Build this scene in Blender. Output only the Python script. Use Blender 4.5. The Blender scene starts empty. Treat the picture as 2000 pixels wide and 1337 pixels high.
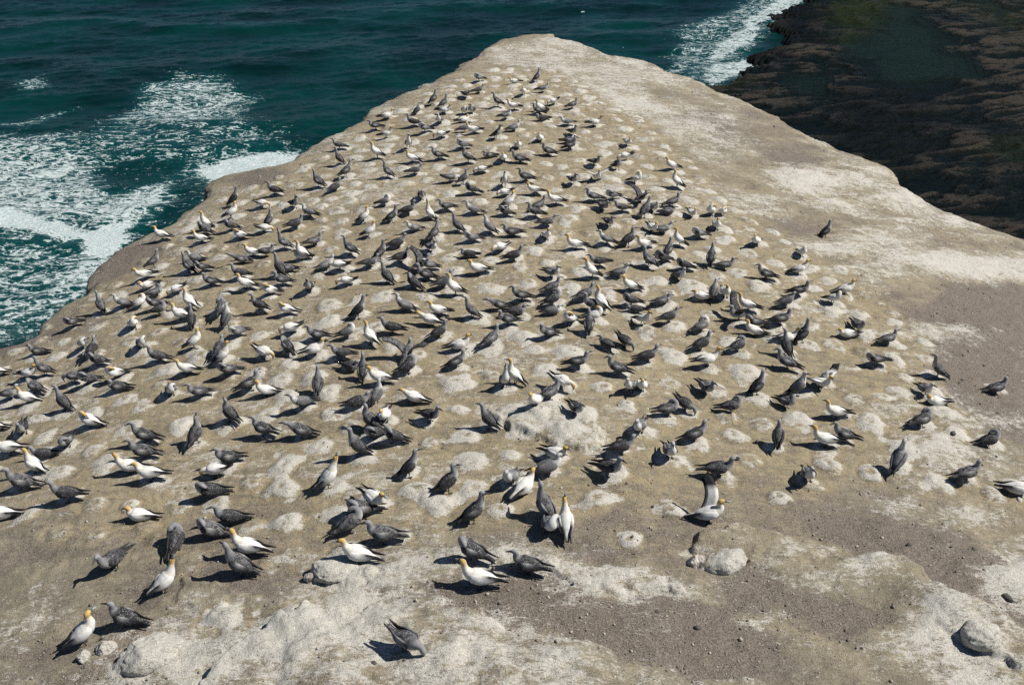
import bpy, math, random
import numpy as np
from mathutils import Vector
R = math.radians
random.seed(7); rng = np.random.default_rng(7)
scene = bpy.context.scene
C = scene.collection

# ---------------------------------------------------------------- camera, sky, sun, exposure
CAM_H, TILT, FPX = 14.0, R(30.0), 1944.0          # metres above the colony, degrees below level, focal length in photo pixels
cam_d = bpy.data.cameras.new('camera'); cam = bpy.data.objects.new('camera', cam_d); C.objects.link(cam)
cam.location = (0, 0, CAM_H); cam.rotation_euler = (R(90) - TILT, 0, 0)
cam_d.sensor_width = 36.0; cam_d.lens = 36.0 * FPX / 2000.0
cam_d.clip_start = 0.1; cam_d.clip_end = 6000
scene.camera = cam

SUN_EL, SUN_AZ = R(50), R(2)                       # the sun stands to the right (+x), a touch beyond the colony
world = bpy.data.worlds.new('World'); scene.world = world; world.use_nodes = True
wn = world.node_tree.nodes; wl = world.node_tree.links
bg = wn['Background']; sky = wn.new('ShaderNodeTexSky'); sky.sky_type = 'NISHITA'; sky.sun_disc = False
sky.sun_elevation = SUN_EL; sky.sun_rotation = R(90) - SUN_AZ; sky.altitude = 10
sky.air_density = 0.75; sky.dust_density = 0.1; sky.ozone_density = 5.0
wl.new(sky.outputs[0], bg.inputs[0]); bg.inputs[1].default_value = 0.05
sun_d = bpy.data.lights.new('sun', 'SUN'); sun_d.energy = 5.0; sun_d.angle = R(0.5); sun_d.color = (1.0, 0.955, 0.875)
sun = bpy.data.objects.new('sun', sun_d); C.objects.link(sun)
sdir = Vector((math.cos(SUN_EL) * math.cos(SUN_AZ), math.cos(SUN_EL) * math.sin(SUN_AZ), math.sin(SUN_EL)))
sun.rotation_euler = sdir.to_track_quat('Z', 'Y').to_euler(); sun.location = (60, 10, 60)
vs = scene.view_settings; vs.view_transform = 'Standard'; vs.look = 'None'; vs.exposure = 0.22; vs.gamma = 1.0
scene.cycles.use_denoising = False
scene.cycles.max_bounces = 5; scene.cycles.diffuse_bounces = 1; scene.cycles.glossy_bounces = 2

# ---------------------------------------------------------------- helpers
def tag(o, label=None, cat=None, group=None, kind=None):
    for k, v in (('label', label), ('category', cat), ('group', group), ('kind', kind)):
        if v: o[k] = v
    return o

PERM = rng.permutation(4096).astype(np.int64)
VALS = rng.random(4096)
def vnoise(x, y, seed=0):
    xi = np.floor(x).astype(np.int64); yi = np.floor(y).astype(np.int64)
    fx = x - xi; fy = y - yi
    fx = fx * fx * fx * (fx * (fx * 6 - 15) + 10); fy = fy * fy * fy * (fy * (fy * 6 - 15) + 10)
    def h(a, b): return VALS[PERM[(PERM[(a + seed * 131) & 4095] + b) & 4095]]
    return (h(xi, yi) * (1 - fx) + h(xi + 1, yi) * fx) * (1 - fy) + (h(xi, yi + 1) * (1 - fx) + h(xi + 1, yi + 1) * fx) * fy
def fbm(x, y, s=1.0, oct=4, seed=0, gain=0.5, sx=1.0, sy=1.0):
    a, t, n = 1.0, 0.0, 0.0
    for i in range(oct):
        k = 2.03 ** i / s
        t = t + a * vnoise(x * k * sx + 17.3 * i, y * k * sy - 9.1 * i, seed + i); n += a; a *= gain
    return t / n                                   # 0..1, mean 0.5
def sst(a, b, x):
    t = np.clip((x - a) / (b - a), 0, 1); return t * t * (3 - 2 * t)

CROWN_X, CROWN_K = 1.0, 0.0078
def base_z(x, y):                                  # the headland is a gently crowned back
    d = np.abs(x - CROWN_X)
    return -CROWN_K * np.minimum(d, 18) ** 2 - 0.28 * np.maximum(d - 18, 0)
def ray(px, py):
    u = (px - 1000.0) / FPX; v = (py - 668.5) / FPX
    return u, math.cos(TILT) - v * math.sin(TILT), -math.sin(TILT) - v * math.cos(TILT)
def on_land(px, py):                               # surveyed spot -> ground position
    dx, dy, dz = ray(px, py); z = 0.0
    for _ in range(14):
        t = (z - CAM_H) / dz; z = float(base_z(dx * t, dy * t))
    return dx * t, dy * t, z
SEA_Z = -28.0
def on_sea(px, py, z=SEA_Z):
    dx, dy, dz = ray(px, py); t = (z - CAM_H) / dz
    return dx * t, dy * t
def land_poly(pts): return np.array([on_land(*p)[:2] for p in pts])
def sea_poly(pts): return np.array([on_sea(*p) for p in pts])

def poly_sdf(x, y, P, reach=6.0):
    """signed distance to polygon P (negative inside); only exact within reach of its box"""
    out = np.full(x.shape, reach)
    lo, hi = P.min(0) - reach, P.max(0) + reach
    m = (x > lo[0]) & (x < hi[0]) & (y > lo[1]) & (y < hi[1])
    xs, ys = x[m], y[m]
    if xs.size == 0: return out
    d = np.full(xs.shape, 1e9); ins = np.zeros(xs.shape, bool)
    n = len(P)
    for i in range(n):
        ax, ay = P[i]; bx, by = P[(i + 1) % n]
        ex, ey = bx - ax, by - ay; l2 = ex * ex + ey * ey + 1e-12
        t = np.clip(((xs - ax) * ex + (ys - ay) * ey) / l2, 0, 1)
        d = np.minimum(d, (xs - ax - t * ex) ** 2 + (ys - ay - t * ey) ** 2)
        c = ((ay > ys) != (by > ys)) & (xs < (bx - ax) * (ys - ay) / ((by - ay) if by != ay else 1e-12) + ax)
        ins ^= c
    d = np.sqrt(d); d[ins] *= -1
    out[m] = np.minimum(d, reach); return out

def grid_mesh(name, X, Y, Z, mat, attrs=None, keep=None):
    nr, nc = X.shape
    co = np.stack([X, Y, Z], -1).reshape(-1, 3).astype(np.float32)
    i = np.arange(nr * nc).reshape(nr, nc)
    q = np.stack([i[:-1, :-1], i[:-1, 1:], i[1:, 1:], i[1:, :-1]], -1).reshape(-1, 4)
    if keep is not None:
        k = keep[:-1, :-1] | keep[:-1, 1:] | keep[1:, 1:] | keep[1:, :-1]
        q = q[k.reshape(-1)]
    me = bpy.data.meshes.new(name)
    me.vertices.add(len(co)); me.vertices.foreach_set('co', co.ravel())
    me.loops.add(q.size); me.loops.foreach_set('vertex_index', q.ravel().astype(np.int32))
    me.polygons.add(len(q)); me.polygons.foreach_set('loop_start', np.arange(0, q.size, 4, dtype=np.int32))
    me.polygons.foreach_set('use_smooth', np.ones(len(q), bool))
    me.update(calc_edges=True)
    for k, v in (attrs or {}).items():
        a = me.attributes.new(k, 'FLOAT', 'POINT'); a.data.foreach_set('value', v.reshape(-1).astype(np.float32))
    me.materials.append(mat)
    o = bpy.data.objects.new(name, me); C.objects.link(o); return o

class NT:                                          # small node-tree writer
    def __init__(s, name):
        s.m = bpy.data.materials.new(name); s.m.use_nodes = True
        s.t = s.m.node_tree; s.b = s.t.nodes['Principled BSDF']
    def n(s, kind, **kw):
        x = s.t.nodes.new('ShaderNode' + kind)
        for k, v in kw.items():
            if k.startswith('i_'):
                key = k[2:]; key = int(key) if key.isdigit() else key.replace('_', ' ')
                if hasattr(v, 'node'): s.t.links.new(v, x.inputs[key])
                else: x.inputs[key].default_value = v
            else: setattr(x, k, v)
        return x
    def math(s, op, a, b=0.0, c=None, clamp=False):
        x = s.n('Math', operation=op, use_clamp=clamp)
        for i, v in enumerate((a, b) if c is None else (a, b, c)):
            if hasattr(v, 'node'): s.t.links.new(v, x.inputs[i])
            else: x.inputs[i].default_value = v
        return x.outputs[0]
    def mix(s, f, a, b, mode='MIX'):
        x = s.n('Mix', data_type='RGBA', blend_type=mode)
        for i, v in ((0, f), (6, a), (7, b)):
            if hasattr(v, 'node'): s.t.links.new(v, x.inputs[i])
            elif i == 0: x.inputs[0].default_value = v
            else: x.inputs[i].default_value = (*v, 1)
        return x.outputs[2]
    def ss(s, a, b, v):
        x = s.n('MapRange', interpolation_type='SMOOTHSTEP', i_1=a, i_2=b)
        if hasattr(v, 'node'): s.t.links.new(v, x.inputs[0])
        return x.outputs[0]
    def attr(s, name): return s.n('Attribute', attribute_name=name)
    def noise(s, scale, detail=4, rough=0.55, vec=None, dist=0.0):
        x = s.n('TexNoise', i_Scale=scale, i_Detail=detail, i_Roughness=rough, i_Distortion=dist)
        if vec: s.t.links.new(vec, x.inputs['Vector'])
        return x.outputs[0]
    def coords(s, scale=(1, 1, 1), rot=(0, 0, 0)):
        tc = s.n('TexCoord'); mp = s.n('Mapping'); s.t.links.new(tc.outputs['Object'], mp.inputs[0])
        mp.inputs['Scale'].default_value = scale; mp.inputs['Rotation'].default_value = rot
        return mp.outputs[0]
    def base(s, v): s.t.links.new(v, s.b.inputs['Base Color'])
    def bump(s, h, strength=0.5, dist=0.02, prev=None):
        x = s.n('Bump', i_Strength=strength, i_Distance=dist); s.t.links.new(h, x.inputs['Height'])
        if prev: s.t.links.new(prev, x.inputs['Normal'])
        s.t.links.new(x.outputs[0], s.b.inputs['Normal']); return x.outputs[0]
    def rough(s, v):
        if hasattr(v, 'node'): s.t.links.new(v, s.b.inputs['Roughness'])
        else: s.b.inputs['Roughness'].default_value = v
# ---------------------------------------------------------------- materials of the setting
def rock_material():
    t = NT('guano_rock'); v = t.coords()
    g = t.attr('guano').outputs['Fac']; d = t.attr('dirt').outputs['Fac']; o = t.attr('ochre').outputs['Fac']
    vs_ = t.coords(scale=(0.55, 1.6, 1), rot=(0, 0, R(24)))
    n1 = t.noise(0.9, 6, 0.6, v); n2 = t.noise(6, 7, 0.75, v); n3 = t.noise(30, 4, 0.8, v); n4 = t.noise(2.6, 9, 0.75, vs_, 0.9); n5 = t.noise(15, 6, .85, vs_)
    # bare greyish stone to tan guano-stained soil
    c = t.mix(t.ss(0.38, 0.62, n1), (0.225, 0.198, 0.145), (0.315, 0.276, 0.195))
    c = t.mix(t.math('MULTIPLY', o, t.ss(0.35, 0.62, n2)), c, (0.350, 0.282, 0.165))
    c = t.mix(t.math('MULTIPLY', t.ss(.49, .58, t.noise(2.3, 8, .8, vs_, .5)), .55), c, (0.150, 0.128, 0.098))
    dirtc = t.mix(t.ss(.38, .62, n3), (0.095, 0.079, 0.064), (0.250, 0.210, 0.174))
    dm = t.ss(0.44, 0.70, t.math('ADD', t.math('MULTIPLY', d, 0.55), t.math('SUBTRACT', t.math('MULTIPLY', t.math('ADD', n5, n4), 1.1), .78)))
    c = t.mix(dm, c, dirtc)
    # white crust: strength from the painted amount, made ragged by streaky noise at several sizes
    s = t.math('ADD', t.math('MULTIPLY', n4, 0.36), t.math('ADD', t.math('MULTIPLY', n2, 0.28), t.math('MULTIPLY', n5, 0.36)))
    wv = t.math('ADD', g, t.math('MULTIPLY', t.math('SUBTRACT', s, 0.5), 8.0))
    wm = t.ss(0.34, 0.98, wv)
    white = t.mix(t.ss(0.38, 0.62, n3), (0.47, 0.445, 0.385), (0.64, 0.625, 0.575))
    c = t.mix(t.math('MULTIPLY', wm, 0.92), c, white)
    ck = t.ss(.022, .004, t.math('ABSOLUTE', t.math('SUBTRACT', t.noise(3.1, 6, .6, vs_, 1.2), .5)))
    ck = t.math('MULTIPLY', ck, t.ss(.52, .60, t.noise(1.1, 3, .5, v)))
    c = t.mix(t.math('MULTIPLY', ck, .7), c, (0.085, 0.072, 0.055))
    n7 = t.noise(13, 5, .9, v)
    c = t.mix(t.math('MULTIPLY', t.ss(.47, .36, n7), .55), c, t.mix(.6, c, (0.10, 0.086, 0.065)))
    vo = t.n('TexVoronoi', i_Scale=22.0); t.t.links.new(v, vo.inputs['Vector'])
    grit = t.ss(0.30, 0.14, vo.outputs['Distance'])
    gr = t.math('MULTIPLY', grit, t.ss(0.53, 0.62, t.noise(11, 2, 0.5, v)))
    c = t.mix(t.math('MULTIPLY', gr, 0.75), c, (0.075, 0.066, 0.056))
    n6 = t.noise(48, 2, 0.8, v)
    c = t.mix(t.math('MULTIPLY', t.ss(0.45, 0.33, n6), 0.65), c, t.mix(0.65, c, (0.06, 0.052, 0.042)))
    c = t.mix(t.math('MULTIPLY', t.ss(0.57, 0.68, n6), 0.5), c, (0.56, 0.53, 0.46))
    t.base(c); t.rough(0.92); t.b.inputs['Specular IOR Level'].default_value = 0.2
    h = t.math('ADD', t.math('MULTIPLY', n2, 1.0), t.math('MULTIPLY', n3, 0.30))
    p = t.bump(h, 0.7, 0.07)
    t.bump(t.math('ADD', t.math('MULTIPLY', grit, t.math('ADD', t.math('MULTIPLY', dm, .8), 0.2)), n6), 0.5, 0.012, p)
    return t.m

# ---------------------------------------------------------------- the headland
EDGE = [(-560, 900), (-300, 760), (-80, 690), (0, 663), (55, 655), (75, 633), (105, 600), (130, 585), (160, 572), (166, 545), (178, 518), (222, 489), (262, 472),
        (300, 455), (330, 436), (368, 408), (402, 385), (402, 366), (418, 347), (440, 337), (520, 323), (566, 308), (580, 297), (640, 264),
        (690, 238), (730, 208), (790, 177), (830, 162), (865, 150), (905, 122), (935, 104), (946, 94), (965, 82), (1000, 72), (1040, 62),
        (1060, 64), (1080, 61), (1092, 70), (1140, 82), (1190, 104), (1260, 118), (1310, 140), (1350, 149), (1400, 174), (1450, 192), (1480, 209),
        (1520, 224), (1545, 243), (1590, 268), (1640, 291), (1690, 308), (1738, 327), (1750, 352), (1785, 378), (1830, 398), (1880, 425),
        (1940, 443), (2000, 463), (2120, 500), (2400, 620), (2700, 900)]
P_EDGE = land_poly(EDGE)
P_EDGE = np.vstack([P_EDGE, [[24, -2], [-20, -2]]])

# bird positions: kind, heading as seen (0 right, 90 away, 180 left), pose, surveyed foot point
BIRDS = """
J 180 r 75 690;J 180 u 88 733;A 0 s 58 737;J 135 p 72 765;A 180 s 55 785;P 0 s 22 778;J 135 u 128 800;J 180 f 148 747;J 200 p 172 750;J 180 p 193 712;J 60 s 182 692;P 250 p 165 680
A 200 p 226 738;J 180 r 232 760;A 180 r -3 730;A 170 p 178 832;J 250 s 48 845;J 240 p 132 872;A 180 r -12 838;P 270 p 277 680;J 180 s 310 705;A 20 u 382 680;J 60 s 430 687;A 15 u 437 708;J 200 p 445 733
A 180 s 367 730;P 270 p 335 772;J 190 s 388 775;J 140 u 450 822;J 45 b 385 862;J 180 s 285 862;J 20 s 490 760;J 150 s 515 848;A 330 f 515 698;J 120 p 563 685;A 10 s 615 692;J 180 s 668 700;J 330 r 685 720;J 80 u 622 765
J 75 u 708 735;A 180 s 742 748;A 190 s 522 773;P 200 s 590 795;J 180 t 590 852;J 20 r 700 790;P 60 u 735 785;A 250 s 752 820;J 140 u 725 838;J 200 p 730 855;J 60 w 795 700;J 20 p 800 725;A 10 s 897 684;J 20 s 893 717
A 171 t 812 787;J 330 s 840 822;J 150 u 955 834;P 280 b 985 758;A 150 u 1005 750;J 180 p 768 862;J 0 s 1128 718;J 160 s 1205 730;A 330 f 1095 755;J 30 s 1075 778;A 230 s 1045 793;J 300 s 1125 808;P 250 s 1232 765;A 270 s 1252 762
J 150 r 1185 677;J 320 f 1220 676;P 250 s 1250 842;J 20 s 1212 884;J 15 s 1265 705;J 40 s 1368 683;A 10 s 1380 714;J 30 p 1440 685;J 300 s 1378 768;J 0 p 1305 810;J 320 f 1337 800;J 350 p 1428 803;J 20 u 1478 768;J 20 s 1357 860
J 120 u 1535 690;J 160 s 1535 720;A 320 w 1600 758;P 250 p 1614 748;P 10 u 1557 770;J 320 p 1535 797;A 180 s 1630 815;J 88 u 1518 868;A 170 s 1610 870;J 165 s 1647 860;J 190 p 1708 713;J 20 s 1733 672;J 165 u 1827 735
P 300 s 1805 770;A 190 r 1827 790;J 15 s 1943 767;J 30 p 1798 832;J 0 p 1930 872;A 180 s 22 885;A 150 u 70 920;J 180 r 85 890;J 175 s 45 953;J 170 s 135 978;A 180 r 5 1010;J 180 s 282 893;A 180 s 255 922;A 180 s 297 937;J 190 s 445 904
A 180 f 425 930;J 190 p 412 970;A 180 r 274 1012;J 180 s 450 1022;J 180 p 412 1050;J 60 p 346 1070;J 230 s 225 1109;A 180 s 485 1082;J 160 u 472 1122;A 30 b 325 1152;A 15 u 170 1256;J 170 s 247 1219;J 178 u 697 889;A 20 b 643 950
J 10 u 803 928;A 300 s 730 987;J 190 p 706 1006;J 20 p 688 1035;J 170 s 750 1058;J 20 u 878 960;J 15 u 928 1018;A 170 s 702 1096;J 160 p 922 1088;A 180 s 937 1146;J 165 s 1032 1116;J 315 f 795 1268;A 330 s 1085 897;P 10 s 1070 926
P 250 s 998 944;A 50 s 1022 964;J 130 u 1062 1008;P 270 p 1072 1040;A 100 b 1106 1040;J 330 s 1190 927;P 290 s 1308 894;J 0 s 1402 926;A 350 w 1383 1017;P 80 u 1750 912;P 290 s 1578 940;J 10 s 1885 937;A 350 r 1985 960
J 100 u 200 607;P 190 s 240 600;J 200 p 143 638;A 20 p 275 600;A 200 r 290 562;J 10 p 304 580;A 200 s 285 545;A 270 p 262 642;J 20 u 303 522;J 140 u 370 532;P 170 r 381 508;J 180 p 396 531;J 170 s 413 557;J 180 t 472 515;J 170 s 470 543
A 200 f 348 571;A 180 s 482 563;A 190 p 527 576;J 130 u 548 537;A 180 p 561 613;J 150 s 508 606;A 150 u 372 600;A 170 s 355 623;J 85 u 375 636;J 180 p 305 602;J 0 p 313 614;J 60 p 433 611;P 45 u 445 636;P 200 p 465 656;A 180 r 590 504
J 180 r 563 529;J 170 s 552 556;P 30 s 637 525;A 180 f 663 527;A 185 f 678 557;J 250 s 604 568;J 20 s 722 522;J 140 u 757 552;J 10 u 702 621;P 170 s 790 606;J 165 s 766 651;A 150 u 724 670;P 10 p 680 658;J 180 s 620 663;A 190 f 570 651
J 20 w 822 527;P 180 p 837 526;J 170 s 832 547;J 130 p 808 561;A 185 s 935 534;J 30 s 866 561;A 180 u 888 576;J 160 u 920 619;J 170 s 1018 586;J 180 t 975 606;J 180 s 990 633;J 10 r 1010 613;J 40 s 960 673;A 160 t 842 636;A 190 s 856 616
J 30 s 858 658;P 320 s 1078 541;J 30 s 1078 571;J 10 p 1081 593;P 0 r 1080 612;J 200 s 1068 658;A 230 p 1112 634;A 170 u 1155 541;J 175 s 1170 521;P 0 s 1210 541;A 190 s 1230 566;J 150 u 1266 521;J 200 p 1290 513;A 150 u 1172 602
J 30 s 1142 586;J 180 s 1155 606;A 0 p 1160 626;J 80 u 1150 648;J 170 p 1232 596;J 175 r 1241 609;A 320 s 1256 633;J 20 r 1294 592;J 20 s 1306 628;J 175 p 1335 526;J 90 u 1387 517;J 0 s 1416 528;J 170 s 1495 544;P 300 s 1327 548
A 180 r 1370 583;P 85 u 1391 584;A 290 s 1416 579;A 160 s 1458 606;J 200 w 1440 626;J 175 p 1472 641;A 170 s 1472 656;J 40 s 1533 599;J 20 s 1523 634;P 30 p 1370 646;A 0 s 1535 669;A 290 p 1565 501;A 0 s 1560 536;J 0 s 1560 577
A 10 s 1650 573;A 320 p 1627 593;J 20 u 1567 667;A 185 r 1655 656;J 300 s 1672 646;J 10 u 1612 463;A 160 s 318 467;A 190 u 403 446;J 150 p 400 456;A 175 s 394 473;A 20 u 453 426;J 30 u 459 399;J 180 p 452 449;A 180 p 471 467
J 165 s 538 379;A 340 f 512 404;J 40 u 527 439;A 0 f 516 453;J 290 s 576 406;P 165 s 605 423;J 20 s 578 447;J 150 b 556 486;J 20 s 615 479;A 170 u 592 504;A 180 s 494 501;J 0 s 522 501;A 15 u 712 433;A 10 u 722 463;P 0 p 752 402
J 20 u 768 434;J 10 s 798 420;J 280 s 823 389;A 160 b 839 429;P 200 s 808 453;J 20 s 778 481;J 160 u 684 496;J 30 u 745 506;J 30 s 783 512;J 40 u 849 469;P 300 s 842 491;J 175 s 873 411;J 170 p 921 379;A 200 f 986 384;A 10 u 994 406
A 170 s 1044 379;P 180 s 925 418;J 170 p 986 421;J 180 s 1045 423;J 20 s 1053 409;J 150 u 893 453;P 160 u 956 455;J 175 s 1000 462;P 190 p 921 473;J 175 r 915 502;A 220 f 977 491;J 15 s 1005 509;J 10 s 1068 442;A 175 s 1084 398
J 170 s 1159 393;P 190 p 1195 389;J 300 s 1177 410;J 180 s 1213 413;J 30 w 1250 396;J 60 u 1257 422;J 300 s 1189 441;A 290 s 1067 469;A 185 s 1123 487;P 165 s 1184 476;J 30 u 1226 481;A 200 s 1258 486;P 300 s 1276 413;J 10 s 1314 404
J 0 r 1305 417;A 290 s 1350 423;A 260 p 1389 421;A 260 p 1410 421;A 290 s 1399 448;P 10 s 1294 456;A 300 s 1273 453;A 170 u 1325 481;P 190 p 1363 466;J 60 u 1304 501;A 260 s 1476 479;J 140 u 663 319;J 165 s 662 291;J 35 u 676 346
J 145 u 623 364;J 50 s 655 373;A 15 s 755 233;P 30 u 815 222;J 40 u 847 204;J 30 u 868 209;J 160 s 808 246;P 260 s 859 243;A 350 s 868 222;P 190 p 828 258;J 180 s 733 253;P 200 p 934 159;A 190 r 1005 162;J 20 s 935 181;J 300 s 910 191
J 165 u 972 208;A 175 s 1003 214;A 270 s 1022 185;P 270 p 906 222;J 250 s 921 222;A 20 r 905 238;A 180 s 926 261;P 0 s 908 258;P 10 s 988 233;P 20 s 1003 257;J 170 s 1050 223;J 20 u 1049 159;P 0 s 1060 179;A 180 s 1055 216;A 200 f 1081 204
J 190 r 1058 234;J 30 s 1118 212;P 200 s 1108 246;A 10 s 1160 246;A 0 s 755 269;A 190 f 862 270;P 280 u 798 291;A 175 u 736 309;A 175 s 805 317;J 170 s 856 311;J 150 u 757 346;J 20 s 811 341;P 200 p 902 291;J 165 u 913 319;J 200 r 955 308
J 320 u 969 273;A 270 s 1011 291;A 270 s 983 316;J 175 s 1015 319;A 190 f 943 339;J 30 u 906 359;P 10 f 880 356;P 280 u 984 366;J 160 s 1026 353;A 260 s 1054 278;J 165 s 1070 303;J 300 s 1118 264;J 10 r 1112 279;J 10 s 1115 292
J 320 s 1162 324;A 290 w 1165 353;J 300 s 1118 359;J 300 p 1206 331;A 290 s 1226 285;A 200 f 1221 313;A 190 s 1311 331;A 340 p 1241 358;A 160 u 1320 366
"""
birds = []
for it in BIRDS.replace('\n', ';').split(';'):
    it = it.split()
    if len(it) == 5: birds.append((it[0], float(it[1]), it[2], float(it[3]), float(it[4])))
BARE = [(555, 905, 1), (550, 950, 1), (560, 1018, 1), (856, 985, 1), (1165, 985, 1), (1228, 1058, .8), (1310, 1000, .8), (890, 750, 1.25), (575, 1212, 1.25), (430, 1205, .9),
        (640, 597, 1.1), (735, 645, 1), (120, 925, 1), (350, 830, 1), (812, 960, 1), (640, 630, 1), (1320, 690, 1.1), (1110, 690, 1), (1060, 725, 1), (1560, 815, 1), (1700, 830, 1),
        (1480, 560, 1), (1350, 560, 1), (1500, 655, 1), (1690, 660, 1), (1680, 615, 1), (1620, 610, 1), (1110, 430, 1.1), (1045, 495, 1), (1260, 640, 1), (1130, 530, 1), (1180, 480, 1), (615, 740, 1.1),
        (640, 770, 1), (560, 775, .9), (325, 725, 1), (390, 700, 1), (520, 695, .9), (1460, 725, 1.1), (1400, 755, 1.2), (1620, 905, 1), (1590, 880, .9), (1700, 925, .9), (1830, 945, .9), (1520, 970, .8), (1940, 965, .8)]
mounds = []                                        # x, y, radius, height, crater, whiteness
def add_mound(x, y, r, h, white, gap=0.85):
    for m in mounds:
        if (m[0] - x) ** 2 + (m[1] - y) ** 2 < (gap * (m[2] + r)) ** 2: return False
    mounds.append((x, y, r, h, white)); return True
for px, py, s in BARE:
    x, y, _ = on_land(px, py); add_mound(x, y, 0.36 * s, 0.11, 1.0)
bird_xy = []
for k, a, p, px, py in birds:
    x, y, _ = on_land(px, py); bird_xy.append((x, y))
    if py < 1000 and p not in 'tw' and not (px == 1612):
        add_mound(x + random.uniform(-.08, .16), y + random.uniform(-.12, .12), random.uniform(.27, .37), random.uniform(.06, .12), random.uniform(.6, 1.15))
COLONY = land_poly([(0, 690), (140, 600), (300, 480), (440, 380), (620, 300), (760, 220), (880, 160), (960, 130), (1080, 130), (1200, 190), (1330, 290), (1420, 380),
                    (1560, 470), (1700, 560), (1800, 640), (1850, 740), (1880, 860), (1780, 930), (1500, 960), (1250, 1010), (1050, 1040), (700, 1080), (400, 1120), (100, 1050), (-150, 960), (-200, 760)])
cand = rng.random((9000, 2)) * (COLONY.max(0) - COLONY.min(0)) + COLONY.min(0)
cin = poly_sdf(cand[:, 0], cand[:, 1], COLONY) < -0.2
for x, y in cand[cin]:
    add_mound(float(x), float(y), random.uniform(.25, .36), random.uniform(.05, .10), random.uniform(.35, 1.0), 1.25)

v = np.concatenate([np.linspace(0, 1, 13)[:-1] * 10 - 9 + 0, np.exp(np.linspace(math.log(20.5), math.log(76), 880)) - 10, np.linspace(66.5, 100, 70)])
v = np.sort(v)
u = np.concatenate([np.linspace(-2.4, -0.47, 130)[:-1], np.linspace(-0.47, 0.47, 940), np.linspace(0.47, 2.4, 130)[1:]])
GX = u[None, :] * (v[:, None] + 10); GY = np.repeat(v[:, None], len(u), 1)
sd = poly_sdf(GX, GY, P_EDGE, 16.0)
wob = (fbm(GX, GY, 2.4, 4, 3) - .5) * 1.0 + (fbm(GX, GY, 0.6, 4, 9, .6) - .5) * 0.55
sde = sd + wob * sst(-3, 0.0, sd)
Z = base_z(GX, GY)
land = sst(0.1, -0.9, sde)
# relief: broad undulations, strata that run from upper left to lower right, small roughness
Z = Z + (fbm(GX, GY, 6.0, 4, 21) - .5) * 0.40 * sst(0, -4, sd)
st = fbm(GX * .92 + GY * .40, GY * .92 - GX * .40, 1.6, 5, 33, .55, sx=.35)
right = sst(6, 12, GX + (30 - GY) * .12) * sst(60, 40, GY) ; front = sst(18.5, 15.0, GY + (GX - 0) * .10)
rocky = np.clip(right + front, 0, 1)
Z = Z + (st - .5) * (0.06 + 0.30 * rocky) * land
Z = Z + (fbm(GX, GY, 0.45, 4, 41) - .5) * (0.05 + 0.05 * rocky)
Z = Z - 0.14 * sst(-0.6, 0.05, sde) ** 2           # rounded lip
guano = 0.30 + 0.9 * (fbm(GX, GY, 3.0, 4, 51) - .5) + 0.7 * (fbm(GX, GY, .8, 3, 57) - .5) + 2.4 * rocky * (st - .5)
dirt = 0.22 + 1.2 * (fbm(GX, GY, 2.6, 4, 61, sx=.6) - .5) - 1.5 * rocky * (st - .5)
col = sst(0.6, -1.0, poly_sdf(GX, GY, COLONY))
ochre = 0.25 + 0.75 * col + (fbm(GX, GY, 2.0, 3, 71) - .5)
dirt = dirt * (1 - .75 * col) - .1 * col
def pm(pts, soft, raise_=0.0, w=0.0, d=0.0, o=0.0, rag=0.35, seed=5, crisp=None):
    global Z, guano, dirt, ochre
    s = poly_sdf(GX, GY, land_poly(pts))
    s = s + (fbm(GX, GY, 0.9, 4, seed) - .5) * rag
    m = sst(soft, -soft * .4, s)
    if raise_:
        if crisp:                                  # thick only along this rim, thinning out behind it
            pl = land_poly(pts[crisp[0]:crisp[1]]); raise_ = raise_ * np.exp(-(poly_sdf(GX, GY, np.vstack([pl, pl[::-1]]), 8.0) / 1.1) ** 2)
        s2 = s + (fbm(GX, GY, 0.33, 4, seed + 3) - .5) * .34
        Z = Z + raise_ * (sst(0.05, -0.10, s2) * (.25 + .9 * fbm(GX, GY, 1.1, 4, seed + 4)) + .45 * sst(.1, -1.1, s2))
        Z = Z + sst(.1, -.3, s) * (fbm(GX * .9 + GY * .5, GY * .9 - GX * .5, .5, 5, seed + 6, .62, sx=.4) - .5) * .10
    guano += w * m; dirt += .8 * d * m; ochre += o * m
# raised rock plates (ledges)
pm([(455, 1262), (540, 1215), (600, 1192), (690, 1196), (745, 1172), (850, 1160), (880, 1190), (930, 1208), (1000, 1240), (1090, 1256), (1190, 1276), (1330, 1300), (1500, 1330), (1500, 1500), (300, 1500)], .35, .26, w=.50, d=-.4, seed=81)
pm([(1330, 1076), (1360, 1045), (1440, 1030), (1520, 1045), (1580, 1048), (1640, 1070), (1700, 1085), (1755, 1098), (1800, 1120), (1822, 1152), (1870, 1180), (1930, 1205), (2020, 1240), (2020, 1330), (1900, 1260), (1750, 1200), (1640, 1170), (1540, 1140), (1440, 1090)], .25, .22, w=.52, d=-.7, seed=82, crisp=(1, 14))
pm([(1060, 1110), (1250, 1120), (1330, 1140), (1340, 1160), (1220, 1165), (1120, 1150)], .35, .12, w=.62, d=-.5, seed=83)
pm([(735, 1158), (700, 1120), (740, 1108), (900, 1098), (960, 1080), (1100, 1075), (1080, 1110), (930, 1125), (860, 1160)], .2, .09, w=.15, d=-.2, seed=84)
pm([(935, 812), (1000, 790), (1080, 786), (1140, 815), (1180, 860), (1180, 895), (1090, 880), (1000, 850)], .4, .22, w=.75, d=-.6, seed=85)
pm([(640, 1100), (650, 1088), (730, 1095), (735, 1118), (680, 1150), (610, 1130)], .2, .12, w=.7, d=-.4, seed=86)
pm([(560, 1290), (640, 1230), (800, 1290), (980, 1300), (1000, 1345), (560, 1345)], .5, .06, w=.35, seed=87)
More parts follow.
